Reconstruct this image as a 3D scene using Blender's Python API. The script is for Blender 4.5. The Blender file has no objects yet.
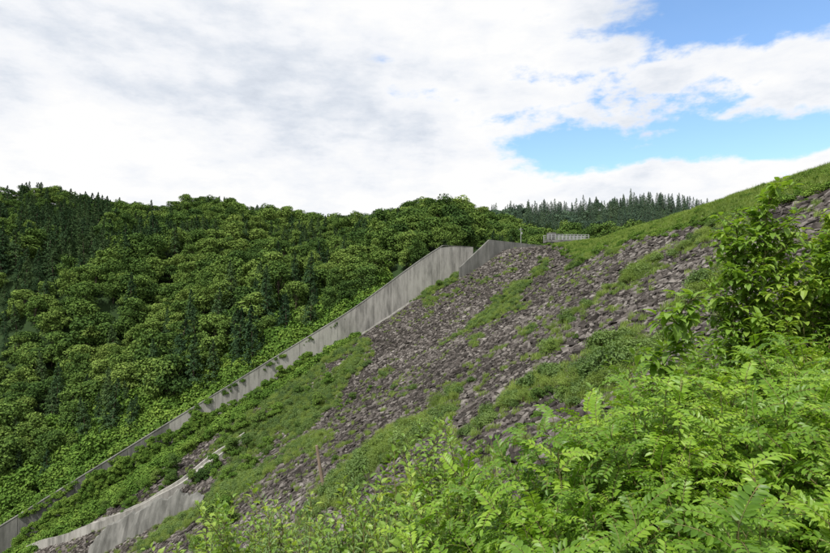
import bpy, bmesh, math, random
import numpy as np
from mathutils import Vector, Quaternion, Matrix
random.seed(5); rng=np.random.default_rng(7)
scn=bpy.context.scene
# ------------------------------------------------------------ helpers
def vnoise(x,y,seed=0):
    x=np.asarray(x,float); y=np.asarray(y,float)
    xi=np.floor(x).astype(np.int64); yi=np.floor(y).astype(np.int64)
    fx=x-xi; fy=y-yi; fx=fx*fx*(3-2*fx); fy=fy*fy*(3-2*fy)
    def h(a,b):
        v=(a*374761393+b*668265263+seed*144269501)&0x7fffffff
        v=((v^(v>>13))*1274126177)&0x7fffffff
        v=v^(v>>16)
        return (v&0xffff)/65535.0
    a=h(xi,yi);b=h(xi+1,yi);c=h(xi,yi+1);d=h(xi+1,yi+1)
    return (a*(1-fx)+b*fx)*(1-fy)+(c*(1-fx)+d*fx)*fy
def fbm(x,y,seed=0,o=4):
    s=0;a=.5
    for i in range(o):
        s=s+a*(vnoise(x,y,seed+i*17)-.5); x=np.asarray(x)*2.03; y=np.asarray(y)*2.03; a*=.5
    return s*2
def sst(t): t=np.clip(t,0,1); return t*t*(3-2*t)
def new_obj(name,verts,faces,mats,smooth=False,midx=None,parent=None,link=True):
    me=bpy.data.meshes.new(name); me.from_pydata([tuple(v) for v in verts],[],faces)
    for m in (mats if isinstance(mats,list) else [mats]): me.materials.append(m)
    if midx is not None: me.polygons.foreach_set('material_index',midx)
    if smooth: me.polygons.foreach_set('use_smooth',[True]*len(me.polygons))
    me.update(); ob=bpy.data.objects.new(name,me)
    if link: scn.collection.objects.link(ob)
    if parent: ob.parent=parent
    return ob
class MB:
    def __init__(s): s.v=[];s.f=[];s.m=[];s.n=0
    def add(s,V,F,m=0):
        s.v.append(np.asarray(V,float)); 
        for f in F: s.f.append(tuple(i+s.n for i in f)); s.m.append(m)
        s.n+=len(V)
    def tube(s,P,R,m=0,k=6):
        P=np.asarray(P,float); V=[];F=[]
        for i,p in enumerate(P):
            d=P[min(i+1,len(P)-1)]-P[max(i-1,0)]; d=d/(np.linalg.norm(d)+1e-9)
            a=np.cross(d,[.31,.95,.1]); 
            if np.linalg.norm(a)<.1: a=np.cross(d,[1,0,0])
            a/=np.linalg.norm(a); b=np.cross(d,a)
            for j in range(k):
                t=2*math.pi*j/k; V.append(p+R[i]*(math.cos(t)*a+math.sin(t)*b))
        for i in range(len(P)-1):
            for j in range(k): F.append((i*k+j,i*k+(j+1)%k,(i+1)*k+(j+1)%k,(i+1)*k+j))
        F.append(tuple(range((len(P)-1)*k,len(P)*k)))
        s.add(V,F,m)
    def box(s,c,sz,rz=0,m=0):
        c=np.array(c);x,y,z=np.array(sz)/2
        V=np.array([[i*x,j*y,k*z] for i in(-1,1) for j in(-1,1) for k in(-1,1)])
        R=np.array([[math.cos(rz),-math.sin(rz),0],[math.sin(rz),math.cos(rz),0],[0,0,1]])
        s.add(V@R.T+c,[(0,1,3,2),(4,6,7,5),(0,4,5,1),(2,3,7,6),(0,2,6,4),(1,5,7,3)],m)
    def obj(s,name,mats,smooth=False,**k):
        return new_obj(name,np.concatenate(s.v),s.f,mats,smooth,s.m,**k)
# ------------------------------------------------------------ materials
def nt(name):
    m=bpy.data.materials.new(name); m.use_nodes=True; t=m.node_tree; t.nodes.clear()
    return m,t,t.nodes,t.links
def ramp(N,cols,fac,L):
    r=N.new('ShaderNodeValToRGB'); e=r.color_ramp.elements
    while len(e)<len(cols): e.new(.5)
    for i,(p,c) in enumerate(cols): e[i].position=p; e[i].color=(*c,1)
    L.new(fac,r.inputs[0]); return r.outputs[0]
def noise(N,L,scale,det=4,vec=None,rough=.55):
    n=N.new('ShaderNodeTexNoise'); n.inputs['Scale'].default_value=scale; n.inputs['Detail'].default_value=det
    n.inputs['Roughness'].default_value=rough
    if vec is not None: L.new(vec,n.inputs['Vector'])
    return n.outputs['Fac']
def mth(N,L,op,a,b=None,c=None):
    n=N.new('ShaderNodeMath'); n.operation=op
    for i,v in enumerate((a,b,c)):
        if v is None: continue
        if isinstance(v,(int,float)): n.inputs[i].default_value=v
        else: L.new(v,n.inputs[i])
    return n.outputs[0]
def leaf_mat(name,cols,trans=.3,wscale=.02,rough=.55,wamt=.5,spec=.3):
    m,t,N,L=nt(name)
    oi=N.new('ShaderNodeObjectInfo'); g=N.new('ShaderNodeNewGeometry')
    w=noise(N,L,wscale,2,g.outputs['Position'])
    w=mth(N,L,'MULTIPLY_ADD',w,2.2,-.6)
    a=mth(N,L,'MULTIPLY',oi.outputs['Random'],1-wamt)
    a=mth(N,L,'MULTIPLY_ADD',w,wamt,a)
    a=mth(N,L,'MULTIPLY_ADD',g.outputs['Random Per Island'],.36,mth(N,L,'SUBTRACT',a,.18))
    col=ramp(N,cols,a,L)
    o=N.new('ShaderNodeOutputMaterial')
    if trans<=0:
        p=N.new('ShaderNodeBsdfDiffuse'); L.new(col,p.inputs['Color']); L.new(p.outputs[0],o.inputs[0]); return m
    p=N.new('ShaderNodeBsdfPrincipled'); L.new(col,p.inputs['Base Color']); p.inputs['Roughness'].default_value=rough
    p.inputs['Specular IOR Level'].default_value=spec
    tr=N.new('ShaderNodeBsdfTranslucent'); 
    mx=N.new('ShaderNodeMix'); mx.data_type='RGBA'; mx.blend_type='MULTIPLY'; mx.inputs[0].default_value=1
    L.new(col,mx.inputs[6]); mx.inputs[7].default_value=(1.5,1.5,.6,1); L.new(mx.outputs[2],tr.inputs[0])
    ms=N.new('ShaderNodeMixShader'); ms.inputs[0].default_value=trans
    L.new(p.outputs[0],ms.inputs[1]);L.new(tr.outputs[0],ms.inputs[2])
    L.new(ms.outputs[0],o.inputs[0]); return m
def surf_mat(name,cols,scale=1,det=6,bump=.3,rough=.9,stretch=None,island=0,objr=0,bscale=None,coord='pos',bd=.05,streak=0,cheap=False):
    m,t,N,L=nt(name)
    g=N.new('ShaderNodeNewGeometry'); vec=g.outputs['Position']
    v=vec
    if stretch:
        mp=N.new('ShaderNodeMapping'); mp.inputs['Scale'].default_value=stretch; L.new(vec,mp.inputs[0]); v=mp.outputs[0]
    f=noise(N,L,scale,det,v,.65)
    if streak:
        mp=N.new('ShaderNodeMapping'); mp.inputs['Scale'].default_value=(1,1,.09); L.new(vec,mp.inputs[0])
        f=mth(N,L,'MULTIPLY_ADD',noise(N,L,1.6,5,mp.outputs[0],.7),streak,mth(N,L,'SUBTRACT',f,streak/2))
        f=mth(N,L,'MULTIPLY_ADD',noise(N,L,.06,3,vec,.6),streak,mth(N,L,'SUBTRACT',f,streak/2))
    if island: f=mth(N,L,'MULTIPLY_ADD',g.outputs['Random Per Island'],island,mth(N,L,'SUBTRACT',f,island/2))
    if cheap: f=mth(N,L,'MULTIPLY_ADD',noise(N,L,.07,3,vec,.6),.8,mth(N,L,'SUBTRACT',f,.4))
    col=ramp(N,cols,f,L)
    p=N.new('ShaderNodeBsdfPrincipled'); L.new(col,p.inputs['Base Color']); p.inputs['Roughness'].default_value=rough
    p.inputs['Specular IOR Level'].default_value=.15
    b=N.new('ShaderNodeBump'); b.inputs['Strength'].default_value=bump; b.inputs['Distance'].default_value=bd
    L.new(noise(N,L,bscale or scale*4,2 if cheap else 4,vec),b.inputs['Height']); L.new(b.outputs[0],p.inputs['Normal'])
    o=N.new('ShaderNodeOutputMaterial'); L.new(p.outputs[0],o.inputs[0]); return m
M_bark=surf_mat('bark',[(.3,(.05,.04,.03)),(.7,(.14,.11,.085))],3,2)
M_stem=surf_mat('green_stem',[(.3,(.10,.12,.04)),(.7,(.16,.13,.06))],8,2)
M_broad=leaf_mat('broadleaf_foliage',[(0,(.032,.064,.021)),(.3,(.06,.11,.029)),(.6,(.108,.175,.04)),(1,(.19,.26,.062))],0,.02,wamt=.42)
M_con=leaf_mat('conifer_foliage',[(0,(.026,.054,.027)),(.5,(.05,.092,.04)),(1,(.09,.14,.05))],0)
M_farhaze=leaf_mat('distant_foliage_haze_tint',[(0,(.06,.10,.075)),(.5,(.088,.14,.092)),(1,(.125,.185,.10))],0)  # aerial haze painted into the leaf colour: bluer and paler than nearer trees
M_kudzu=leaf_mat('kudzu_foliage',[(0,(.05,.108,.02)),(.5,(.10,.18,.034)),(1,(.18,.27,.05))],0,.06)
M_shrub=leaf_mat('slope_shrub_foliage',[(0,(.055,.105,.028)),(.5,(.105,.175,.042)),(1,(.18,.26,.07))],.2,.1)
M_grass=leaf_mat('grass_blades',[(0,(.12,.18,.042)),(.5,(.18,.26,.055)),(1,(.27,.34,.09))],.3,.15)
M_pin=leaf_mat('pinnate_leaves',[(0,(.08,.17,.018)),(.5,(.165,.30,.028)),(1,(.31,.45,.05))],.38,.6,.42,.4,.4)
M_broadsh=leaf_mat('broad_shoot_leaves',[(0,(.10,.19,.03)),(.5,(.18,.30,.045)),(1,(.33,.43,.08))],.38,.6,.42,.4,.4)
M_grey=leaf_mat('mugwort_leaves',[(0,(.09,.16,.05)),(.5,(.15,.24,.08)),(1,(.22,.32,.12))],.3,.6,.6,.4,.3)
M_rock=surf_mat('riprap_stone',[(.15,(.030,.0265,.024)),(.4,(.064,.056,.051)),(.62,(.098,.087,.080)),(.8,(.14,.127,.117)),(1,(.225,.208,.192))],1.3,4,.5,.9,None,.8,0,8,bd=.06,cheap=True)
M_soil=surf_mat('rubble_soil',[(.3,(.021,.018,.016)),(.7,(.056,.05,.043))],.8,5,.8)
M_hillg=surf_mat('forest_floor',[(.3,(.018,.035,.012)),(.7,(.032,.06,.018))],.2,3)
M_conc=surf_mat('weathered_concrete',[(.05,(.07,.07,.065)),(.3,(.21,.205,.19)),(.55,(.36,.35,.325)),(1,(.50,.49,.46))],.55,7,.3,.9,(1,1,.3),.14,0,4,streak=.8)
M_concd=surf_mat('stained_concrete',[(.15,(.055,.055,.05)),(.5,(.145,.145,.135)),(.85,(.26,.255,.24))],.5,7,.3,.9,(1,1,.3),.10,0,4,streak=.6)
M_metal=surf_mat('galvanised_steel',[(.2,(.25,.26,.26)),(.8,(.42,.43,.43))],2,3,.05,.5)
M_wood=surf_mat('weathered_wood',[(.3,(.15,.11,.08)),(.7,(.30,.24,.18))],4,5,.4,.85,(1,1,.2))
# ------------------------------------------------------------ terrain functions (metres, camera eye at z=0)
H=14.1
def Yw(X): return 153+.46*X
def rr(X): return np.clip(11.5+.04*np.asarray(X,float),7.5,12.2)
def plane(X): 
    X=np.asarray(X,float); return -11.9+.6*np.maximum(X,-100)+.15*np.minimum(X+100,0)
def zb(X): return plane(X)+rr(X)
def walltop(X): 
    X=np.asarray(X,float); return np.minimum(zb(X)+8.3+2.4*sst((X+20)/27),15.4)
def smin(a,b,k):
    h=np.clip(.5+.5*(b-a)/k,0,1); return b*(1-h)+a*h-k*h*(1-h)
def dam(X,Y):
    X=np.asarray(X,float);Y=np.asarray(Y,float)
    z=plane(X)+rr(X)*sst((Y-(Yw(X)-50))/50)
    z=z+.7*fbm(X/9,Y/14,3)+.3*fbm(X/1.8,Y/2.5,9,3)
    z=smin(z,H+0*z,1.2)
    return np.where(X>52,H-.5*(X-52),z)
def near(X,Y):
    X=np.asarray(X,float);Y=np.asarray(Y,float)
    return -1.75-.42*np.maximum(Y-2,0)+.15*np.maximum(-Y,0)+np.where(X>0,.1*X,.35*X)+.35*fbm(X/3,Y/3,21)
def ground(X,Y):
    return -smin(-dam(X,Y),-near(X,Y),1.5)
def hit(px,py):   # image pixel coordinates, cast as a camera ray to the ground point
    u=(px-415)/553.; e=(300-py)/553.
    Y=np.arange(14,185,.25); g=ground(u*Y,Y); k=np.nonzero(g>=e*Y)[0]
    i=k[0] if len(k) else len(Y)-1
    return float(u*Y[i]),float(Y[i]),float(g[i])
def normal(f,X,Y,e=.4):
    dx=(f(X+e,Y)-f(X-e,Y))/(2*e); dy=(f(X,Y+e)-f(X,Y-e))/(2*e)
    n=np.stack([-dx,-dy,np.ones_like(dx)],-1); return n/np.linalg.norm(n,axis=-1,keepdims=True)
def gridobj(name,X,Y,Z,mat):
    a,b=X.shape; V=np.stack([X,Y,Z],-1).reshape(-1,3)
    F=[(i*b+j,i*b+j+1,(i+1)*b+j+1,(i+1)*b+j) for i in range(a-1) for j in range(b-1)]
    ob=new_obj(name,V,F,mat,True); return ob
xs=np.concatenate([np.linspace(-150,-20,150),np.linspace(-19.5,45,170),np.linspace(46,110,30)])
sx=np.linspace(0,1,360)
Yend=np.where(xs<=16,Yw(xs)+1,186)
X=np.repeat(xs[:,None],360,1); Y=-45+(Yend[:,None]+45)*sx[None,:]
gridobj('dam_slope_ground',X,Y,ground(X,Y),M_soil)
n=60; a=np.linspace(0,2*math.pi,n+1)[:-1]
V=[(0,0,-120)]+[(6000*math.cos(t),6000*math.sin(t),-120) for t in a]
new_obj('ground',V,[(0,i+1,(i+1)%n+1) for i in range(n)],M_hillg)
# hillsides (fan)
us=np.array([-1.3,-.75,-.70,-.64,-.58,-.52,-.48,-.43,-.38,-.33,-.28,-.22,-.15,-.08,-.03,.05,.15,.25,.4,.52,.7,1.0,1.4])
sk=np.array([.19,.203,.213,.200,.188,.175,.169,.176,.181,.171,.154,.144,.141,.145,.152,.158,.163,.170,.186,.174,.15,.13,.12])
vrr=np.interp(us,[-.75,-.6,-.48,-.39,-.26,-.15,-.03,.05,.15],[380,390,420,480,480,500,560,620,700])
def hillpar(u):
    xw=u*153/(1-.46*np.minimum(u,.12)); v0=153/(1-.46*np.minimum(u,.1))+8.5
    v0=np.where(u>.1,v0+(u-.1)*80,v0)
    z0=np.where(u>.1,13.,walltop(np.minimum(xw,16))-.6)
    return v0,z0,np.interp(u,us,vrr),np.interp(u,us,sk)
def hill(X,Y):
    u=X/Y; v0,z0,vr,s=hillpar(u); zt=s*vr-10
    t=(Y-v0)/(vr-v0); tc=np.clip(t,0,1)
    z=z0+(zt-z0)*tc**.95
    z=z+ (30*fbm(X/62+3,Y/80,31,3)+6*fbm(X/22,Y/22,5,2))*np.sin(math.pi*tc)+4*fbm(X/30,Y/30,8,2)*sst(tc*3)
    z=z-26*sst((u-.02)/.2)*np.sin(math.pi*tc)
    return z-np.maximum(t-1,0)*(vr-v0)*.5
ug=np.linspace(-1.3,1.3,260); tg=np.linspace(0,1.5,150)
U=np.repeat(ug[:,None],150,1); v0,z0,vr,s=hillpar(U); Vv=v0+(vr-v0)*tg[None,:]
gridobj('hill_terrain',U*Vv,Vv,hill(U*Vv,Vv),M_hillg)
# ------------------------------------------------------------ instancing
def scatter(name,protos,P,R,S,I):
    col=bpy.data.collections.new(name+'_source')
    for i,o in enumerate(protos):
        o.name='%s_part_%02d'%(name,i)
        if o.name not in col.objects: col.objects.link(o)
    P=np.asarray(P,float)
    me=bpy.data.meshes.new(name); me.from_pydata([tuple(p) for p in P],[],[])
    a=me.attributes.new('rot','FLOAT_VECTOR','POINT'); a.data.foreach_set('vector',np.asarray(R,np.float32).ravel())
    S=np.asarray(S,np.float32); 
    if S.ndim==1: S=np.repeat(S[:,None],3,1)
    a=me.attributes.new('scl','FLOAT_VECTOR','POINT'); a.data.foreach_set('vector',S.ravel())
    a=me.attributes.new('pick','INT','POINT'); a.data.foreach_set('value',np.asarray(I,np.int32))
    ob=bpy.data.objects.new(name,me); scn.collection.objects.link(ob)
    g=bpy.data.node_groups.new(name+'_nodes','GeometryNodeTree')
    g.interface.new_socket('Geometry',in_out='INPUT',socket_type='NodeSocketGeometry')
    g.interface.new_socket('Geometry',in_out='OUTPUT',socket_type='NodeSocketGeometry')
    N=g.nodes;L=g.links
    gi=N.new('NodeGroupInput');go=N.new('NodeGroupOutput')
    ip=N.new('GeometryNodeInstanceOnPoints'); ci=N.new('GeometryNodeCollectionInfo')
    ci.inputs['Collection'].default_value=col; ci.inputs['Separate Children'].default_value=True; ci.inputs['Reset Children'].default_value=True
    def na(nm,ty):
        q=N.new('GeometryNodeInputNamedAttribute'); q.data_type=ty; q.inputs['Name'].default_value=nm; return q.outputs['Attribute']
    L.new(gi.outputs[0],ip.inputs['Points']); L.new(ci.outputs[0],ip.inputs['Instance'])
    ip.inputs['Pick Instance'].default_value=True
    L.new(na('pick','INT'),ip.inputs['Instance Index'])
    e=N.new('FunctionNodeEulerToRotation'); L.new(na('rot','FLOAT_VECTOR'),e.inputs[0]); L.new(e.outputs[0],ip.inputs['Rotation'])
    L.new(na('scl','FLOAT_VECTOR'),ip.inputs['Scale']); L.new(ip.outputs[0],go.inputs[0])
    md=ob.modifiers.new('scatter','NODES'); md.node_group=g
    return ob
def align(nrm,tilt=0):
    out=[]
    for nn in nrm:
        v=Vector(nn)+Vector((random.gauss(0,tilt),random.gauss(0,tilt),random.gauss(0,tilt)))
        q=Vector((0,0,1)).rotation_difference(v.normalized())@Quaternion((0,0,1),random.uniform(0,6.283))
        out.append(tuple(q.to_euler()))
    return out
def zrot(n,tilt=.05): 
    return np.stack([rng.normal(0,tilt,n),rng.normal(0,tilt,n),rng.uniform(0,6.283,n)],-1)
# ------------------------------------------------------------ prototype plants
def cards(C,Nn,size,asp=1.0,fold=.15):
    n=len(C); Nn=Nn/np.linalg.norm(Nn,axis=1,keepdims=True)
    r=rng.normal(size=(n,3)); a=np.cross(Nn,r); a/=np.linalg.norm(a,axis=1,keepdims=True); b=np.cross(Nn,a)
    s=np.asarray(size).reshape(-1,1)*np.ones((n,1))
    V=np.stack([C-a*s, C+b*s*.5*asp+Nn*s*fold, C+a*s, C-b*s*.5*asp+Nn*s*fold],1).reshape(-1,3)
    F=[]
    for i in range(n): k=4*i; F+= [(k,k+1,k+2),(k,k+2,k+3)]
    return V,F
def broad_tree(seed,Ht=10,nl=3200,mat=M_broad,wide=.34,leaf=.30):
    r=np.random.default_rng(seed); mb=MB()
    lobes=[]
    for i in range(17):
        z=r.uniform(.22,.9); rad=wide*Ht*math.sqrt(max(.05,1-((z-.5)/.55)**2))
        a=r.uniform(0,6.28); d=rad*r.uniform(.3,.9); lobes.append((d*math.cos(a),d*math.sin(a),z*Ht,Ht*r.uniform(.08,.18)))
    lobes.append((0,0,.86*Ht,.13*Ht))
    mb.tube([(0,0,-.5),(.1,0,.2*Ht),(0,.15,.5*Ht),(0,0,.8*Ht)],[.2,.16,.1,.04],1)
    for l in lobes[::2]: 
        z1=l[2]*.5; mb.tube([(0,0,z1),(l[0]*.5,l[1]*.5,l[2]*.8),(l[0],l[1],l[2])],[.08,.05,.02],1,4)
    w=np.array([l[3]**2 for l in lobes]); w/=w.sum(); k=r.choice(len(lobes),nl,p=w); Lb=np.array(lobes)[k]
    d=r.normal(size=(nl,3)); d[:,2]+=.35; d/=np.linalg.norm(d,axis=1,keepdims=True)
    rad=Lb[:,3:4]*r.uniform(.68,1.18,(nl,1)); C=Lb[:,:3]+d*rad*np.array([1.1,1.1,.8])
    N_=d*.8+r.normal(size=(nl,3))*.5+np.array([0,0,.45])
    V,F=cards(C,N_,r.uniform(.55,1.25,nl)*leaf,1.3)
    mb.add(V,F,0); return mb.obj('tree',[mat,M_bark],link=False)
def conifer(seed,Ht=13,nl=2600,mat=M_con,w_=.21):
    r=np.random.default_rng(seed); mb=MB(); mb.tube([(0,0,-.5),(0,0,Ht*.5),(0,0,Ht*.98)],[.2,.12,.02],1)
    C=[];NN=[]
    tiers=24
    for i in range(tiers):
        t=i/(tiers-1); z=Ht*(.12+.86*t); R=Ht*w_*(1-t)**.7+.15
        nb=int(9-5*t)
        for j in range(nb):
            a=r.uniform(0,6.28); l=R*r.uniform(.6,1.15); m=int(nl/tiers/nb*(.6+.9*(1-t)))
            s=r.uniform(.15,1,m)**.7; w=.2*l*(1.1-s*.6)
            x=s*l; y=r.normal(size=m)*w; zz=z-.2*l*s+r.normal(size=m)*.15
            C.append(np.stack([x*math.cos(a)-y*math.sin(a),x*math.sin(a)+y*math.cos(a),zz],-1))
            NN.append(r.normal(size=(m,3))*.45+np.array([math.cos(a)*.5,math.sin(a)*.5,.8]))
    C=np.concatenate(C);NN=np.concatenate(NN); V,F=cards(C,NN,r.uniform(.6,1.2,len(C))*.28,.9)
    mb.add(V,F,0); return mb.obj('conifer',[mat,M_bark],link=False)
def shrub(seed,R=1.3,Hh=1.2,nl=1500,leaf=.1,mat=M_shrub,asp=1.1):
    r=np.random.default_rng(seed); mb=MB(); lobes=[]
    for i in range(9):
        a=r.uniform(0,6.28);d=R*r.uniform(.1,.75); lobes.append((d*math.cos(a),d*math.sin(a),Hh*r.uniform(.25,.75)*(1.1-.5*d/R),R*r.uniform(.22,.42)))
        mb.tube([(0,0,-.1),(lobes[-1][0]*.5,lobes[-1][1]*.5,lobes[-1][2]*.6),lobes[-1][:3]],[.03,.02,.008],1,4)
    k=r.integers(0,9,nl); Lb=np.array(lobes)[k]; d=r.normal(size=(nl,3)); d[:,2]=np.abs(d[:,2])*1.2-.3; d/=np.linalg.norm(d,axis=1,keepdims=True)
    C=Lb[:,:3]+d*Lb[:,3:4]*r.uniform(.5,1.3,(nl,1)); C[:,2]=np.maximum(C[:,2],.02)
    V,F=cards(C,d*.6+r.normal(size=(nl,3))*.5+np.array([0,0,.5]),r.uniform(.6,1.25,nl)*leaf,asp); mb.add(V,F,0)
    return mb.obj('shrub',[mat,M_stem],link=False)
def tuft(seed,n=110,R=.45,Hh=.55,w=.012,mat=M_grass):
    r=np.random.default_rng(seed); V=[];F=[]
    for i in range(n):
        a=r.uniform(0,6.28); d=R*math.sqrt(r.uniform()); x,y=d*math.cos(a),d*math.sin(a); h=Hh*r.uniform(.5,1.15)
        b=r.uniform(0,6.28); ln=r.uniform(.15,.55)*h; dx,dy=math.cos(b),math.sin(b); px,py=-dy*w,dx*w; k=len(V)
        V+=[(x-px,y-py,-.03),(x+px,y+py,-.03),(x+dx*ln*.35+px,y+dy*ln*.35+py,h*.6),(x+dx*ln*.35-px,y+dy*ln*.35-py,h*.6),(x+dx*ln,y+dy*ln,h)]
        F+=[(k,k+1,k+2,k+3),(k+3,k+2,k+4)]
    return new_obj('tuft',V,F,mat,link=False)
def blade(Lg,W,fold=.25,droop=.15):
    h=W*fold
    V=np.array([(0,0,0),(.3*Lg,W/2,h),(.7*Lg,W*.42,h-droop*Lg*.4),(Lg,0,-droop*Lg),(.7*Lg,-W*.42,h-droop*Lg*.4),(.3*Lg,-W/2,h),(.3*Lg,0,0),(.7*Lg,0,-droop*Lg*.4)])
    return V,[(0,6,1),(6,7,2,1),(7,3,2),(0,5,6),(5,4,7,6),(4,3,7)]
def frame(d,up=(0,0,1)):
    d=np.asarray(d,float); d=d/np.linalg.norm(d); s=np.cross(up,d); nn=np.linalg.norm(s)
    s=s/nn if nn>1e-3 else np.array([0,1.,0]); return np.stack([d,s,np.cross(d,s)],0)
def pin_leaf(mb,p,d,Lr,r,lf=.05,lw=.021,pairs=8,mat=0):
    d=np.asarray(d,float); d=d/np.linalg.norm(d); pts=[np.array(p,float)]; dd=d.copy(); n=pairs+1
    for i in range(n): 
        dd=dd+np.array([0,0,-.095]); dd/=np.linalg.norm(dd); pts.append(pts[-1]+dd*Lr/n)
    mb.tube(pts,[.0022]*len(pts),1,3)
    for i in range(1,n+1):
        Fm=frame(pts[i]-pts[i-1]); sc=1-.25*abs(i/n-.45)
        sides=(-1,1) if i<n else (0,)
        for s in sides:
            a=math.radians(62)*s+r.normal(0,.1); ld=Fm[0]*math.cos(a)+Fm[1]*math.sin(a)+Fm[2]*r.normal(.02,.14)
            G=frame(ld,Fm[2]); V,F=blade(lf*sc*r.uniform(.85,1.1),lw*sc,.22,.1); mb.add(V@G+pts[i],F,mat)
def pin_shoot(seed,Ls=.6,nleaf=12):
    r=np.random.default_rng(seed); mb=MB(); p=np.array([0,0,-.25]); d=np.array([r.normal(0,.12),r.normal(0,.12),1.]); pts=[p]
    for i in range(6): d=d+np.array([r.normal(0,.06),r.normal(0,.06),0]); d/=np.linalg.norm(d); pts.append(pts[-1]+d*(Ls+.25)/6)
    pts=np.array(pts); mb.tube(pts,np.linspace(.007,.002,7),1,5)
    for i in range(nleaf):
        t=.25+.75*(i+.5)/nleaf; k=t*6; j=min(int(k),5); q=pts[j]+(pts[j+1]-pts[j])*(k-j); a=i*2.4+r.normal(0,.3); el=.2+.7*t**2+r.normal(0,.12)
        pin_leaf(mb,q,(math.cos(a)*math.cos(el),math.sin(a)*math.cos(el),math.sin(el)),(.34-.14*t)*r.uniform(.85,1.15),r,lf=.066-.016*t,lw=.029-.007*t)
    return mb.obj('shoot',[M_pin,M_stem],link=False)
def leafy_shoot(seed,Ls=.6,nleaf=26,lf=.09,lw=.05,mat=M_broadsh,droop=.25,el0=.1):
    r=np.random.default_rng(seed); mb=MB(); d=np.array([r.normal(0,.15),r.normal(0,.15),1.]); pts=[np.array([0,0,-.2])]
    for i in range(6): d=d+np.array([r.normal(0,.1),r.normal(0,.1),0]); d/=np.linalg.norm(d); pts.append(pts[-1]+d*(Ls+.2)/6)
    pts=np.array(pts); mb.tube(pts,np.linspace(.007,.002,7),1,5)
    for i in range(nleaf):
        t=.12+.88*(i+.5)/nleaf; k=t*6; j=min(int(k),5); q=pts[j]+(pts[j+1]-pts[j])*(k-j); a=i*2.4+r.normal(0,.3); el=el0+.9*t**3+r.normal(0,.2)
        dd=np.array([math.cos(a)*math.cos(el),math.sin(a)*math.cos(el),math.sin(el)]); sc=r.uniform(.7,1.15)*(1-.45*t**4)
        q2=q+dd*lf*.3; mb.tube([q,q2],[.0015,.001],1,3)
        V,F=blade(lf*sc,lw*sc,.18,droop); mb.add(V@frame(dd+r.normal(size=3)*.12)+q2,F,0)
    return mb.obj('shoot',[mat,M_stem],link=False)
# ------------------------------------------------------------ forest
bt=[broad_tree(i,10,2600) for i in range(6)]+[broad_tree(9,11,2800,wide=.28),broad_tree(10,11,2800,wide=.29)]; ct=[conifer(40+i,13,1900) for i in range(3)]
step=5.4
gx,gy=np.meshgrid(np.arange(-560,560,step),np.arange(110,760,step)); gx=gx.ravel()+rng.uniform(-2.5,2.5,gx.size); gy=gy.ravel()+rng.uniform(-2.5,2.5,gy.size)
u=gx/gy; v0,z0,vr,s=hillpar(u); t=(gy-v0)/(vr-v0)
big=fbm(gx/28,gy/28,55,3)
keep=(t>.0)&(t<1.04)&(np.abs(u)<.9)&(rng.uniform(size=gx.size)<np.clip(1.1-(gy-200)/700,.4,1)*(1-.15*(big>.12)))
keep&=~((u>.12)&(gy<192))
gx,gy,u,t,big=gx[keep],gy[keep],u[keep],t[keep],big[keep]; gz=hill(gx,gy)
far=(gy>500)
conmask=fbm(gx/60,gy/60,77,3)+.06*(u<-.5)+.5*((u>.2)&(gy>350))-.1*((gy<230))+rng.normal(0,.15,len(gx))
isc=conmask>.25
sc=rng.uniform(.62,1.25,len(gx))*(1+np.clip((gy-250)/900,0,.35))*(1+.9*np.clip(big,-.15,.5)); sc*=np.where(t<.05,.8,1)
sc=np.minimum(sc,np.where(gy<260,1.3,1.6))
sc=np.where((u>-.06)&(u<.09)&(gy<225),np.minimum(sc*1.12,1.28),sc)
sc=np.where((u>.12)&(gy<300),sc*.72,sc)
def put(name,pr,m):
    n=m.sum(); S=np.stack([sc[m]*rng.uniform(.9,1.25,n),sc[m]*rng.uniform(.9,1.25,n),sc[m]*rng.uniform(.85,1.12,n)],-1)
    scatter(name,pr,np.stack([gx[m],gy[m],gz[m]-.6],-1),zrot(n,.06),S,rng.integers(0,len(pr),n))
put('broadleaf_forest',bt,(~isc)&(~far)); put('conifer_forest',ct,isc&(~far))
bf=[broad_tree(60+i,10,1300,M_farhaze,.34,.42) for i in range(4)]; cf=[conifer(70+i,13,1200,M_farhaze) for i in range(3)]
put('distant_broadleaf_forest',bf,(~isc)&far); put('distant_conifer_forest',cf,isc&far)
nforest=len(gx)
# kudzu along chute edge, over the wall and on the dam side
ks=[shrub(100+i,2.2,2.0,1900,.20,M_kudzu,1.5) for i in range(4)]
n=1000; uu=rng.uniform(-1.0,-.05,n); v0,z0,vr,s=hillpar(uu); vv=v0+rng.uniform(-1.5,1,n)+rng.exponential(7,n)
kx,ky=uu*vv,vv; kz=np.where(vv<v0,z0,hill(kx,ky)); 
P=[(a,b,c-.2) for a,b,c in zip(kx,ky,kz)]; S=list(rng.uniform(.7,1.9,n))
n=360; x=rng.uniform(-130,-10,n); P+=[(a,Yw(a)+6.6+random.uniform(-.8,1),float(walltop(a))-1.2) for a in x]; S+=list(rng.uniform(.9,1.7,n))
n=1500; x=rng.uniform(-115,-14,n); d=rng.exponential(7,n)+.6; wmax=np.interp(x,[-115,-88,-78,-60,-30,-14],[0,.8,12,19,9,2.5]); k=d<wmax; x=x[k];y=Yw(x)-d[k]
P+=[(a,b,c-.1) for a,b,c in zip(x,y,ground(x,y))]; S+=list(rng.uniform(.25,1.1,len(x)))
n=2400; x=rng.uniform(-112,-16,n); cov_=np.interp(x,[-112,-86,-76,-66,-48,-34,-20],[.0,.02,.5,.78,.66,.36,.05])+.45*fbm(x/7,x*0+3,13)
v=rng.uniform(0,1,n); k=(v<cov_+.28*fbm(x/3,x*0,17)); x=x[k];v=v[k]
zz=zb(x)+(walltop(x)-zb(x))*v
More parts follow.
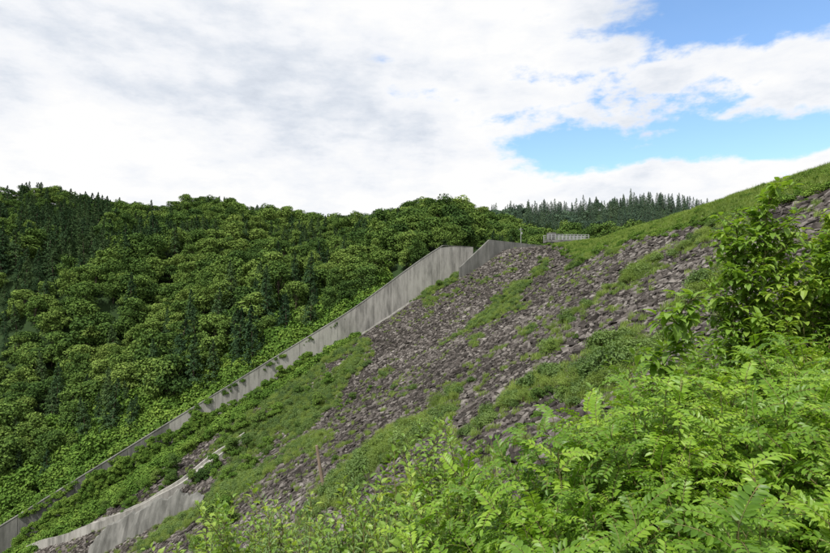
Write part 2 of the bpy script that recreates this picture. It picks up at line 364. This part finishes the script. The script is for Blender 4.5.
P+=[(a,b,c-.6) for a,b,c in zip(x,Yw(x)-1.0-1.8*(1-v),zz)]; S+=list(rng.uniform(.25,.6,len(x)))
n=340; x=rng.uniform(-112,-18,n); k=fbm(x/5,x*0,29)>-.03; x=x[k]; n=len(x); P+=[(a,Yw(a)+.4,float(walltop(a))-.7-random.random()) for a in x]; S+=list(rng.uniform(.2,.58,n)*np.interp(x,[-112,-80,-60,-30,-18],[1.1,1.1,1.1,.8,.4]))
scatter('kudzu_thicket',ks,P,zrot(len(P),.15),S,rng.integers(0,4,len(P)))
# ------------------------------------------------------------ riprap (one mesh of tightly packed angular stones)
def rock(seed):
    r=np.random.default_rng(seed); bm=bmesh.new()
    for i in range(13):
        p=r.uniform(-1,1,3); p=np.sign(p)*np.abs(p)**.4; bm.verts.new(p*np.array([.50,.38,.24])*r.uniform(.8,1.12))
    bmesh.ops.convex_hull(bm,input=bm.verts); bmesh.ops.delete(bm,geom=[v for v in bm.verts if not v.link_faces],context='VERTS')
    bmesh.ops.triangulate(bm,faces=bm.faces); bm.verts.index_update()
    V=np.array([v.co[:] for v in bm.verts]); F=np.array([[v.index for v in f.verts] for f in bm.faces]); bm.free(); return V,F
rocks=[rock(i) for i in range(16)]
gx=[];gy=[]
for (st,y0,y1) in ((.40,14,70),(.50,70,178)):
    a,b=np.meshgrid(np.arange(-100,44,st),np.arange(y0,y1,st)); gx.append(a.ravel()+rng.uniform(-.42,.42,a.size)*st); gy.append(b.ravel()+rng.uniform(-.42,.42,a.size)*st)
gx=np.concatenate(gx);gy=np.concatenate(gy)
k=(np.abs(gx/gy)<1.0)&(gy<np.where(gx<16,Yw(gx)-.5,175))&(dam(gx,gy)>near(gx,gy)-.3)
gx,gy=gx[k],gy[k]; gz=ground(gx,gy); nr=len(gx)
W=normal(ground,gx,gy)+rng.normal(0,.15,(nr,3)); W/=np.linalg.norm(W,axis=1,keepdims=True)
A=np.cross(W,rng.normal(size=(nr,3))); A/=np.linalg.norm(A,axis=1,keepdims=True); B=np.cross(W,A)
sz=rng.lognormal(-.5,.32,nr)*(1+.35*fbm(gx/5,gy/12,44))*np.where(gy<70,.78,.95); sz=np.minimum(sz,1.0)
sz=np.where(rng.uniform(size=nr)<.02,sz*1.5,sz)
Sx=sz*rng.uniform(.9,1.3,nr);Sy=sz*rng.uniform(.8,1.2,nr);Sz=sz*rng.uniform(.7,1.5,nr)
pick=rng.integers(0,16,nr); VV=[];FF=[];off=0
for i,(rv,rf) in enumerate(rocks):
    m=pick==i; c=m.sum()
    w_=(rv[None,:,0:1]*Sx[m][:,None,None]*A[m][:,None,:]+rv[None,:,1:2]*Sy[m][:,None,None]*B[m][:,None,:]+rv[None,:,2:3]*Sz[m][:,None,None]*W[m][:,None,:])
    w_=w_+np.stack([gx[m],gy[m],gz[m]+.03],-1)[:,None,:]
    VV.append(w_.reshape(-1,3)); FF.append((rf[None]+(np.arange(c)*len(rv))[:,None,None]+off).reshape(-1,3)); off+=c*len(rv)
VV=np.concatenate(VV).astype(np.float32); FF=np.concatenate(FF).astype(np.int32)
me=bpy.data.meshes.new('riprap_rocks'); me.vertices.add(len(VV)); me.vertices.foreach_set('co',VV.ravel())
me.loops.add(FF.size); me.loops.foreach_set('vertex_index',FF.ravel()); me.polygons.add(len(FF))
me.polygons.foreach_set('loop_start',np.arange(0,FF.size,3,dtype=np.int32)); me.polygons.foreach_set('loop_total',np.full(len(FF),3,np.int32))
me.update(calc_edges=True); me.validate(); me.materials.append(M_rock)
me.polygons.foreach_set('use_smooth',np.zeros(len(me.polygons),bool))
scn.collection.objects.link(bpy.data.objects.new('riprap_rocks',me))
# ------------------------------------------------------------ vegetation on the dam
patches=[(440,285,20,10,1.1),(432,292,12,7,1.1),(505,300,30,8,1.1),(488,320,20,7,1.0),(583,262,14,5,1.15),(550,350,14,8,1.15),(612,345,34,10,1.1),(600,375,56,17,1.2),(530,395,40,16,1.1),
(430,475,90,32,1.1),(395,445,46,22,.95),(335,375,32,13,1.1),(285,405,50,24,1.15),(240,440,40,22,1.2),(235,475,26,14,1.2),(400,392,28,11,.95),(690,243,30,7,.9),(640,272,26,6,.85),
(520,450,44,22,.95),(640,315,40,10,.95),(700,290,44,13,1.05),(770,260,34,10,.9),(470,345,16,7,.8),(350,490,70,26,.9),(180,500,40,22,.75),(580,310,20,5,.95),(300,440,36,18,1.0),(540,270,14,4,.9),(460,360,14,6,.8),(680,335,38,14,1.0),(740,240,26,6,.8),(720,225,20,4,.85),(545,310,10,4,.9),(620,250,16,4,.9),(490,420,30,14,.9),(460,500,60,20,.9),(530,330,14,4,.8),(600,295,14,4,.8),(660,258,16,4,.8),(430,330,10,4,.7),(445,400,16,6,.75)]
G=[]
for px,py,rx,ry,w in patches:
    x,y,z=hit(px,py); b=math.hypot(x,y); G.append((x,y,x/b,y/b,max(ry*y*y/6600,rx*y/553*.5),rx*y/553,w))
def vmask(X,Y):
    s=np.zeros_like(X)
    for x,y,ax,ay,sa,sb,w in G:
        dx,dy=X-x,Y-y; s=np.maximum(s,w*np.exp(-((dx*ax+dy*ay)/sa)**2*.9-((dx*ay-dy*ax)/sb)**2*.9))
    return s
def cand(n,x0,x1,y0,y1):
    x=rng.uniform(x0,x1,n);y=rng.uniform(y0,y1,n); k=(np.abs(x/y)<1.1)&(y<np.where(x<16,Yw(x)-1,150+.8*(x-20)-1))&(dam(x,y)>near(x,y)-.5); return x[k],y[k]
x,y=cand(90000,-95,42,16,160); m=vmask(x,y)+1.15*fbm(x/6,y/8,61,5)
k=m>.52+rng.uniform(0,.55,len(x)); x1,y1=x[k],y[k]
ss=[shrub(200+i,.75,.65,1300,.055,M_shrub,1.0) for i in range(4)]+[shrub(220+i,.8,.8,1300,.05,M_grass,.5) for i in range(2)]
sel=rng.uniform(size=len(x1))<.45
P=np.stack([x1[sel],y1[sel],ground(x1[sel],y1[sel])],-1); nveg=len(x1)
scatter('dam_slope_shrubs',ss,P,zrot(len(P),.15),rng.uniform(.4,1.7,len(P))*(.7+.7*np.clip(m[k][sel]-.6,0,1)),rng.integers(0,6,len(P)))
tf=[tuft(i,100) for i in range(4)]
P=[np.stack([x1[~sel],y1[~sel],ground(x1[~sel],y1[~sel])],-1)]; S=[rng.uniform(.6,1.3,(~sel).sum())]
x,y=cand(15000,-90,43,16,160); k=fbm(x/5,y/5,91)+rng.normal(0,.2,len(x))>.17-.1*(y<70); P.append(np.stack([x[k],y[k],ground(x[k],y[k])],-1)); S.append(rng.uniform(.3,1.0,k.sum()))
n=12000; x=43.6-rng.uniform(-1.5,6.6,n)+.9*rng.normal(size=n)*.7; y=rng.uniform(30,165,n); x-=3*fbm(y/9,x/4,3); P.append(np.stack([x,y,ground(x,y)],-1)); S.append(rng.uniform(.6,1.4,n))
P=np.concatenate(P);S=np.concatenate(S); scatter('grass_tufts',tf,P,zrot(len(P),.1),S,rng.integers(0,4,len(P)))
n=1200; x=43-rng.uniform(-.8,8,n)-1.0*np.abs(rng.normal(size=n)); y=rng.uniform(32,160,n); P=np.stack([x,y,ground(x,y)],-1)
scatter('crest_weeds',[shrub(240+i,.6,.55,1000,.055,M_kudzu,1.0) for i in range(3)],P,zrot(n,.1),rng.uniform(.4,1.5,n),rng.integers(0,3,n))
P=[];S=[]
for px,py,sc_ in ((330,385,.34),(345,378,.28),(300,395,.3),(318,408,.36),(280,415,.34),(262,425,.38),(245,430,.42),(228,440,.4),(236,452,.36),(215,470,.4),(232,480,.3),(250,468,.34),(262,400,.34),(205,440,.4),(190,452,.36),(175,470,.4),(160,480,.3),(270,445,.26),(552,352,.17),(600,372,.16),(586,384,.17),(628,362,.15),(615,380,.14),(535,400,.14),(560,395,.15),(440,288,.26),(505,302,.2),(580,266,.22),(225,505,.3),(230,525,.26),(130,498,.3),(150,488,.3),(108,508,.28),(175,482,.3),(205,478,.3),(250,448,.34),(215,520,.3),(335,460,.13),(395,455,.12),(300,430,.22),(352,400,.2),(370,390,.16),(480,455,.1),(520,430,.1),(505,470,.09)):
    x,y,z=hit(px,py); P.append((x,y,z-.5)); S.append(sc_)
    for q in range(2):
        x2,y2=x+random.gauss(0,1.6),y+random.gauss(0,1.6); 
        if y2<Yw(x2)-2: P.append((x2,y2,float(ground(x2,y2))-.5)); S.append(sc_*random.uniform(.5,.9))
scatter('slope_bushes',[broad_tree(80+i,10,3200,M_kudzu if i%2 else M_broad,.42,.30) for i in range(4)],P,zrot(len(P),.1),S,rng.integers(0,4,len(P)))
# ------------------------------------------------------------ concrete structures
sp=bpy.data.objects.new('spillway_chute_wall',None); scn.collection.objects.link(sp)
def panelwall(name,x0,x1,off,step,mat,parent,topf,botf,thick=.7):
    mb=MB(); x=x0
    while x<x1-.1:
        xe=min(x+step,x1); a=x+.03; b=xe-.03
        nx,ny=.418*thick,-.909*thick
        V=[]
        for X_ in (a,b):
            Y_=Yw(X_)+off
            for (dx,dy) in ((0,0),(-nx,-ny)):
                V+= [(X_+dx,Y_+dy,float(botf(X_))-2.),(X_+dx,Y_+dy,float(topf(X_)))]
        mb.add(V,[(0,4,5,1),(2,3,7,6),(1,5,7,3),(0,1,3,2),(4,6,7,5),(0,2,6,4)])
        x=xe
    mb.obj(name,mat,parent=parent)
    xs_=np.arange(x0,x1+.1,2.0); V=[];F=[]
    for X_ in xs_:
        Y_=Yw(X_)+off; z=float(topf(X_))
        for dx,dz in ((-.06,.0),(-.06,.14),(thick+.06,.14),(thick+.06,.0)): V.append((X_-.418*dx,Y_+.909*dx,z+dz))
    for i in range(len(xs_)-1):
        for j in range(4): F.append((i*4+j,i*4+(j+1)%4,(i+1)*4+(j+1)%4,(i+1)*4+j))
    F+= [(0,1,2,3),tuple(range(len(V)-4,len(V)))]
    new_obj('coping',V,F,M_concd,parent=parent)
panelwall('panels',-56,17,0,4.5,M_conc,sp,walltop,zb)
panelwall('lower_panels',-140,-56,0,4.5,M_concd,sp,walltop,zb)
panelwall('far_side_panels',-140,17,7.2,4.5,M_conc,sp,lambda x:walltop(x)-1.2,zb)
V=[];F=[]
xs_=np.arange(-140,18,3.)
for X_ in xs_: V+=[(X_,Yw(X_)+.6,float(zb(X_))-.5),(X_,Yw(X_)+7.3,float(zb(X_))-.5)]
for i in range(len(xs_)-1): F.append((2*i,2*i+1,2*i+3,2*i+2))
new_obj('chute_floor',V,F,M_concd,parent=sp)
def ribbon(name,pts,prof,mat,parent=None):
    V=[];F=[];k=len(prof)
    P_=np.array(pts,float)
    for i,p in enumerate(P_):
        d=P_[min(i+1,len(P_)-1)]-P_[max(i-1,0)]; q=np.array([-d[1],d[0]])/math.hypot(d[0],d[1])
        for a,b in prof: V.append((p[0]+q[0]*a,p[1]+q[1]*a,p[2]+b))
    for i in range(len(P_)-1):
        for j in range(k-1): F.append((i*k+j,i*k+j+1,(i+1)*k+j+1,(i+1)*k+j))
    return new_obj(name,V,F,mat,parent=parent)
gp=[(X_,Yw(X_)-2.2,float(ground(X_,Yw(X_)-2.2))+.25) for X_ in np.arange(-45,12,1.5)]
ribbon('concrete_gutter',gp,[(-.6,-.8),(-.6,.35),(-.35,.35),(-.35,0),(.4,0),(.4,.35),(.65,.35),(.65,-.8)],M_conc)
ww=MB()
line=[(11.9,146,8.6,6.),(14.7,147.3,11.2,6.),(20.3,150,16.4,7.),(27,155.5,16.35,9),(33.7,161,16.3,10),(40.4,166.5,16.3,11),(47,172,16.3,12),(52,176,16.3,12)]
for a,b in zip(line[:-1],line[1:]):
    d=np.array([b[0]-a[0],b[1]-a[1]],float); d=d/np.linalg.norm(d); q=np.array([-d[1],d[0]])*.7; e=d*.03
    V=[]
    for p,sg in((a,1),(b,-1)):
        X_,Y_=p[0]+e[0]*sg,p[1]+e[1]*sg
        V+=[(X_,Y_,p[3]-4),(X_,Y_,p[2]),(X_+q[0],Y_+q[1],p[3]-4),(X_+q[0],Y_+q[1],p[2])]
    ww.add(V,[(0,4,5,1),(2,3,7,6),(1,5,7,3),(0,1,3,2),(4,6,7,5),(0,2,6,4)])
ww.obj('concrete_wing_wall',M_concd)
br=bpy.data.objects.new('spillway_bridge',None); scn.collection.objects.link(br)
mb=MB(); c=np.array([48.8,178.,18.8]); ang=.12
ux=np.array([math.cos(ang),math.sin(ang)])
mb.box(c,(14,4,.8),ang)
for k_ in (-5.6,-1.,4.5): mb.box(c+np.array([k_*ux[0],k_*ux[1],-2.9]),(1.0,3.4,5.0),ang)
mb.box(c+np.array([-5.0*ux[0],-5.0*ux[1],1.6]),(2.2,2.6,2.4),ang)
mb.obj('deck',M_concd,parent=br)
mb=MB()
for s_ in(-1.85,1.85):
    for i in range(12):
        k_=-6.8+1.24*i; p=c+np.array([ux[0]*k_-ux[1]*s_,ux[1]*k_+ux[0]*s_,1.25]); mb.box(p,(.17,.17,1.7),ang)
    for h_ in(.9,1.5,2.1): 
        p=c+np.array([-ux[1]*s_,ux[0]*s_,h_]); mb.box(p,(13.9,.14,.14),ang)
mb.obj('railing',M_metal,parent=br)
X_,Y_,zt,zz=36.5,190,25.0,12
mb=MB(); mb.tube([(X_,Y_,zz),(X_,Y_,zt)],[.13,.09],0,8); mb.box((X_,Y_,zt-.7),(1.5,.1,.1)); mb.box((X_+.3,Y_,zt-2),(.35,.35,.7))
mb.obj('utility_pole',M_metal)
# drainage channel and retaining wall at the toe
cp=[hit(px,py) for px,py in ((20,556),(60,541),(110,520),(150,499),(185,485),(215,462),(248,437))]
cp=np.array(cp); tt=np.linspace(0,len(cp)-1,40)
cc=np.stack([np.polyval(np.polyfit(np.arange(len(cp)),cp[:,i],3),tt) for i in range(3)],-1)
cc[:,2]=ground(cc[:,0],cc[:,1])+.5
ribbon('drainage_channel',cc,[(-1.5,-2),(-1.5,.6),(-1.1,.6),(-1.1,0),(1.1,0),(1.1,.6),(1.5,.6),(1.5,-2)],M_conc)
rp=np.array([hit(px,py) for px,py in ((96,554),(207,500))])
V=[];F=[];nn=41
for i in range(nn):
    f_=i/(nn-1); p=rp[0]*(1-f_)+rp[1]*f_; p[1]+=1.2*math.sin(f_*3.1)
    g_=float(ground(p[0],p[1])); h_=(3.6+1.1*float(fbm(i*.3,0.3,4)))*min(1,.6+f_*3,.3+(1-f_)*3)
    for a,b in((-1.9,-1.5),(-.9,h_*.55),(-.3,h_),(.5,h_+.05),(.7,-1.5)): V.append((p[0]-a*.25+random.gauss(0,.08),p[1]+a+random.gauss(0,.12),g_+b+random.gauss(0,.12)))
for i in range(nn-1):
    for j in range(4): F.append((i*5+j,i*5+j+1,i*5+j+6,i*5+j+5))
F+=[(0,1,2,3,4),tuple(range(len(V)-5,len(V)))]
new_obj('retaining_wall',V,F,M_concd)
x,y,z=hit(326,494)
mb=MB(); mb.tube([(x+.15,y,z-.4),(x-.25,y,z+1.6),(x-.7,y,z+4.3)],[.17,.15,.12],0,7); mb.obj('wooden_stake',M_wood)
# ------------------------------------------------------------ foreground planting
pin=[pin_shoot(300+i) for i in range(7)]
def mound(ells,dens,out):
    for cx,cy,cz,rx,ry,rz in ells:
        n=int(dens*(rx*ry+rx*rz+ry*rz)*2.4)
        d=rng.normal(size=(n,3)); d[:,2]=np.abs(d[:,2])*1.0-.15; d/=np.linalg.norm(d,axis=1,keepdims=True)
        R=np.array([rx,ry,rz]); q=np.array([cx,cy,cz])+d*R*rng.uniform(.72,1.0,(n,1))*(1+.2*fbm(d[:,0:1]*2+cx,d[:,1:2]*2+cy,5))
        nn=d/R; nn/=np.linalg.norm(nn,axis=1,keepdims=True)
        for a,b in zip(q,nn*.7+np.array([0,0,.7])): out.append((a,b))
out=[]
mound([(2.9,4.9,-2.2,1.55,1.3,1.2),(1.75,4.3,-2.35,1.0,1.0,1.0),(3.3,3.6,-2.2,1.3,1.0,1.0),(1.9,3.1,-2.4,1.1,.8,.85),(.95,4.3,-2.85,.8,.8,.95),(4.2,5.6,-2.3,1.3,1.2,1.35),(.9,3.2,-2.55,.6,.6,.7),(.3,3.9,-2.9,.5,.6,.6)],17,out)
P=np.array([o[0] for o in out]); scatter('pinnate_shrub',pin,P,align([o[1] for o in out],tilt=.28),rng.uniform(.7,1.4,len(P)),rng.integers(0,7,len(P)))
gs=[leafy_shoot(400+i,.6,34,.08,.025,M_grey,.1,.4) for i in range(4)]
bs=[leafy_shoot(420+i,.6,22,.105,.06) for i in range(5)]
bs2=[leafy_shoot(430+i,.6,20,.125,.07) for i in range(5)]
def clump(name,cents,protos,per,smin_,smax_,spread,lean=.25):
    P=[];A=[];S=[];mb=MB()
    for cx,cy,top in cents:
        g_=float(ground(cx,cy))
        for i in range(per):
            a=random.uniform(0,6.28); d=spread*math.sqrt(random.random()); px,py=cx+d*math.cos(a),cy+d*math.sin(a)
            z=g_+(top-g_)*random.uniform(.4,1)*(1-.3*(d/spread)**2); z-=.25
            P.append((px,py,z)); A.append((math.cos(a)*lean*d/spread,math.sin(a)*lean*d/spread,1)); S.append(random.uniform(smin_,smax_))
            if i%3==0: mb.tube([(cx+d*.3*math.cos(a),cy+d*.3*math.sin(a),g_-.1),(px,py,z)],[.012,.006],0,4)
    ob=scatter(name,protos,P,align(A,tilt=.15),S,[random.randrange(len(protos)) for _ in P])
    mb.obj('stems',M_stem,parent=ob)
clump('mugwort_shrub',[(-2.1,6.6,-2.5),(-1.5,6.9,-2.35),(-1.0,6.3,-2.4),(-.5,7.0,-2.3),(-2.4,7.6,-2.9),(-.1,6.0,-2.2),(-1.7,5.9,-2.35),(.3,5.4,-2.0),(-.7,5.6,-2.25),(.2,6.6,-2.4),(-1.2,5.2,-2.2),(-.3,5.0,-2.05)],gs,36,.6,1.15,.55)
clump('broadleaf_shrub',[(.25,7.3,-1.6),(.45,6.9,-1.75),(-.35,6.9,-2.15),(.1,5.2,-1.8),(.5,5.0,-1.65),(-2.5,6.9,-2.6),(-1.3,6.0,-2.25),(-.6,5.4,-2.1),(-1.9,6.1,-2.35),(.9,5.6,-1.6)],bs,38,.7,1.3,.42)
clump('broadleaf_shrub',[(4.3,8.2,-.5),(5.2,8.3,-.1),(5.9,8.0,.15),(6.3,8.6,.6),(3.6,7.6,-.75),(4.8,7.2,-.5),(6.4,7.4,.2),(5.6,9.2,.2),(3.3,8.6,-1.0),(2.6,6.6,-.75),(3.2,6.8,-.6),(5.9,8.4,.55)],bs2,60,.7,1.25,.65)
n=900; x=rng.uniform(-12,16,n); y=rng.uniform(6,30,n); k=(near(x,y)>dam(x,y)-1.3)&(y>7.5); x,y=x[k],y[k]
fs=[shrub(500+i,.7,.8,1800,.038,M_shrub,.9) for i in range(4)]
scatter('abutment_undergrowth',fs,np.stack([x,y,ground(x,y)],-1),zrot(len(x),.1),rng.uniform(.7,1.5,len(x)),rng.integers(0,4,len(x)))
def sapling(name,base,top,nb,seed,lf=.15,tw=.03):
    r=np.random.default_rng(seed); mb=MB(); b=np.array(base,float); tp=np.array(top,float); m=8
    pts=np.array([b+(tp-b)*i/m+np.array([r.normal(0,.07),r.normal(0,.07),0])*(i>0) for i in range(m+1)]); mb.tube(pts,np.linspace(tw,.006,m+1),1,6)
    tips=[(pts,m,.5)]
    Lt=np.linalg.norm(tp-b)
    for i in range(nb):
        t=.4+.58*i/nb; k_=t*m; j=int(k_); q=pts[j]+(pts[j+1]-pts[j])*(k_-j); a=r.uniform(0,6.28); l=Lt*(.25*(1.2-t))*r.uniform(.6,1.4)
        d=np.array([math.cos(a)*.8,math.sin(a)*.8,.65]); bp=[q]
        for s_ in range(5): d=d+r.normal(size=3)*.14; d/=np.linalg.norm(d); bp.append(bp[-1]+d*l/5)
        mb.tube(bp,np.linspace(.009,.003,6),1,4); tips.append((np.array(bp),5,0))
    for path,mm,t0 in tips:
        ln=np.linalg.norm(path[-1]-path[0])*(1-t0); nlf=int(ln/.018)+6
        for i in range(nlf):
            t=t0+(1-t0)*(i+.5)/nlf; k_=t*mm; j=min(int(k_),mm-1); q=path[j]+(path[j+1]-path[j])*(k_-j); a=r.uniform(0,6.28); el=r.normal(.1,.45)
            dd=np.array([math.cos(a)*math.cos(el),math.sin(a)*math.cos(el),math.sin(el)]); sc_=r.uniform(.55,1.15)
            V,F=blade(lf*sc_,lf*.5*sc_,.15,.35); mb.add(V@frame(dd)+q+dd*.04,F,0)
    return mb.obj(name,[M_broadsh,M_stem])
for b_,t_,nb,sd_ in (((4.95,8.0,-3.6),(5.2,8.05,1.65),38,1),((4.6,8.2,-3.6),(4.72,8.2,.95),26,2),((5.3,8.2,-3.6),(5.5,8.1,1.2),28,6),((5.0,8.3,-3.6),(4.95,8.4,1.3),28,7),((6.0,7.9,-3.6),(6.05,7.9,1.0),30,3),((6.6,8.1,-3.5),(6.25,8.0,1.4),36,4),((6.5,8.6,-3.5),(6.3,8.5,1.0),28,8),((5.9,8.4,-3.5),(5.8,8.4,.7),24,9)):
    sapling('sapling',b_,t_,nb,sd_)
sapling('sapling',(2.6,6.0,-3),(2.85,6.0,.05),18,5,.17)
# ------------------------------------------------------------ sky and light
sd=Vector((-.36,-.46,.82)).normalized(); el=math.asin(sd.z); az=math.atan2(sd.x,sd.y)
w=bpy.data.worlds.new('World'); scn.world=w; w.use_nodes=True; T=w.node_tree; N=T.nodes; L=T.links; N.clear()
sky=N.new('ShaderNodeTexSky'); sky.sky_type='NISHITA'; sky.sun_disc=False; sky.sun_elevation=el; sky.sun_rotation=az%(2*math.pi)
hs=N.new('ShaderNodeHueSaturation'); L.new(sky.outputs[0],hs.inputs['Color']); hs.inputs['Saturation'].default_value=1.2; hs.inputs['Value'].default_value=1.7
b1=N.new('ShaderNodeBackground'); L.new(hs.outputs[0],b1.inputs[0]); b1.inputs[1].default_value=.15
tc=N.new('ShaderNodeTexCoord'); sep=N.new('ShaderNodeSeparateXYZ'); L.new(tc.outputs['Generated'],sep.inputs[0])
X_,Y_,Z_=sep.outputs; M=lambda *a: mth(N,L,*a)
AZ=M('ARCTAN2',X_,Y_); EL=M('ARCSINE',Z_)
den=M('ADD',M('MAXIMUM',Z_,0.0),.3)
cv=N.new('ShaderNodeCombineXYZ'); L.new(M('DIVIDE',X_,den),cv.inputs[0]); L.new(M('DIVIDE',Y_,den),cv.inputs[1]); L.new(M('MULTIPLY',Z_,3.0),cv.inputs[2])
pv=N.new('ShaderNodeCombineXYZ'); L.new(AZ,pv.inputs[0]); L.new(M('MULTIPLY',EL,1.7),pv.inputs[1])
n1=noise(N,L,1.9,7,cv.outputs[0],.58)
n2=noise(N,L,1.1,3,cv.outputs[0],.5)
n3=noise(N,L,5.0,5,cv.outputs[0],.62)
n4=noise(N,L,9.0,6,pv.outputs[0],.6)
def bump(a,e,sa,se):
    q1=M('DIVIDE',M('SUBTRACT',AZ,a),sa); q2=M('DIVIDE',M('SUBTRACT',EL,e),se)
    return M('EXPONENT',M('MULTIPLY',M('ADD',M('MULTIPLY',q1,q1),M('MULTIPLY',q2,q2)),-1.0))
holes=None
for a,e,sa,se,wt in ((.57,.455,.26,.068,.62),(.27,.265,.14,.042,.38),(.56,.25,.20,.047,.43),(.40,.32,.10,.035,.15),(-.07,.415,.05,.02,.16),(.47,.20,.13,.016,-.30),(.70,.20,.12,.016,-.1),(-.52,.27,.16,.06,-.08)):
    b=M('MULTIPLY',bump(a,e,sa,se),wt); holes=b if holes is None else M('ADD',holes,b)
cov=M('ADD',M('SUBTRACT',n1,holes),M('MULTIPLY',M('SUBTRACT',n3,.5),.35))
band=bump(.45,.30,.4,.16)
cov=M('ADD',cov,M('MULTIPLY',M('MULTIPLY',M('SUBTRACT',n4,.5),.9),M('ADD',band,.12)))
cov=M('ADD',cov,.055)
mr=N.new('ShaderNodeMapRange'); mr.interpolation_type='SMOOTHSTEP'; L.new(cov,mr.inputs[0]); mr.inputs[1].default_value=.25; mr.inputs[2].default_value=.43; mr.inputs[3].default_value=.06
g1=bump(-.30,.37,.34,.10); g2=bump(.25,.36,.3,.05)
sh=M('ADD',M('MULTIPLY',M('SUBTRACT',n2,.5),1.2),M('ADD',M('MULTIPLY',g1,.38),M('MULTIPLY',g2,.12)))
sh=M('ADD',sh,M('MULTIPLY',M('SUBTRACT',n3,.5),1.4))
sh=M('ADD',sh,M('MULTIPLY',M('SUBTRACT',n1,.5),1.4))
sh=M('ADD',sh,M('MULTIPLY',M('SUBTRACT',n4,.5),.8))
sh=M('ADD',sh,.03)
cc_=ramp(N,[(0,(1.0,1.0,1.0)),(.3,(.91,.93,.97)),(.62,(.73,.78,.86)),(1,(.58,.63,.72))],sh,L)
b2=N.new('ShaderNodeBackground'); L.new(cc_,b2.inputs[0]); b2.inputs[1].default_value=1.0
ms=N.new('ShaderNodeMixShader'); L.new(mr.outputs[0],ms.inputs[0]); L.new(b1.outputs[0],ms.inputs[1]); L.new(b2.outputs[0],ms.inputs[2])
wo=N.new('ShaderNodeOutputWorld'); L.new(ms.outputs[0],wo.inputs[0])
sl=bpy.data.lights.new('sun','SUN'); sl.energy=4.7; sl.angle=math.radians(.6); sl.color=(1,.96,.88)
so=bpy.data.objects.new('sun',sl); scn.collection.objects.link(so); so.rotation_mode='QUATERNION'; so.rotation_quaternion=sd.to_track_quat('Z','Y')
cd=bpy.data.cameras.new('camera'); cd.lens=24; cd.sensor_width=36; cd.clip_start=.05; cd.clip_end=12000
co=bpy.data.objects.new('camera',cd); scn.collection.objects.link(co); co.rotation_euler=(math.radians(90+2.43),0,0); scn.camera=co
scn.view_settings.view_transform='Standard'; scn.view_settings.look='None'; scn.view_settings.exposure=0
print('COUNTS',nforest,nr,nveg)
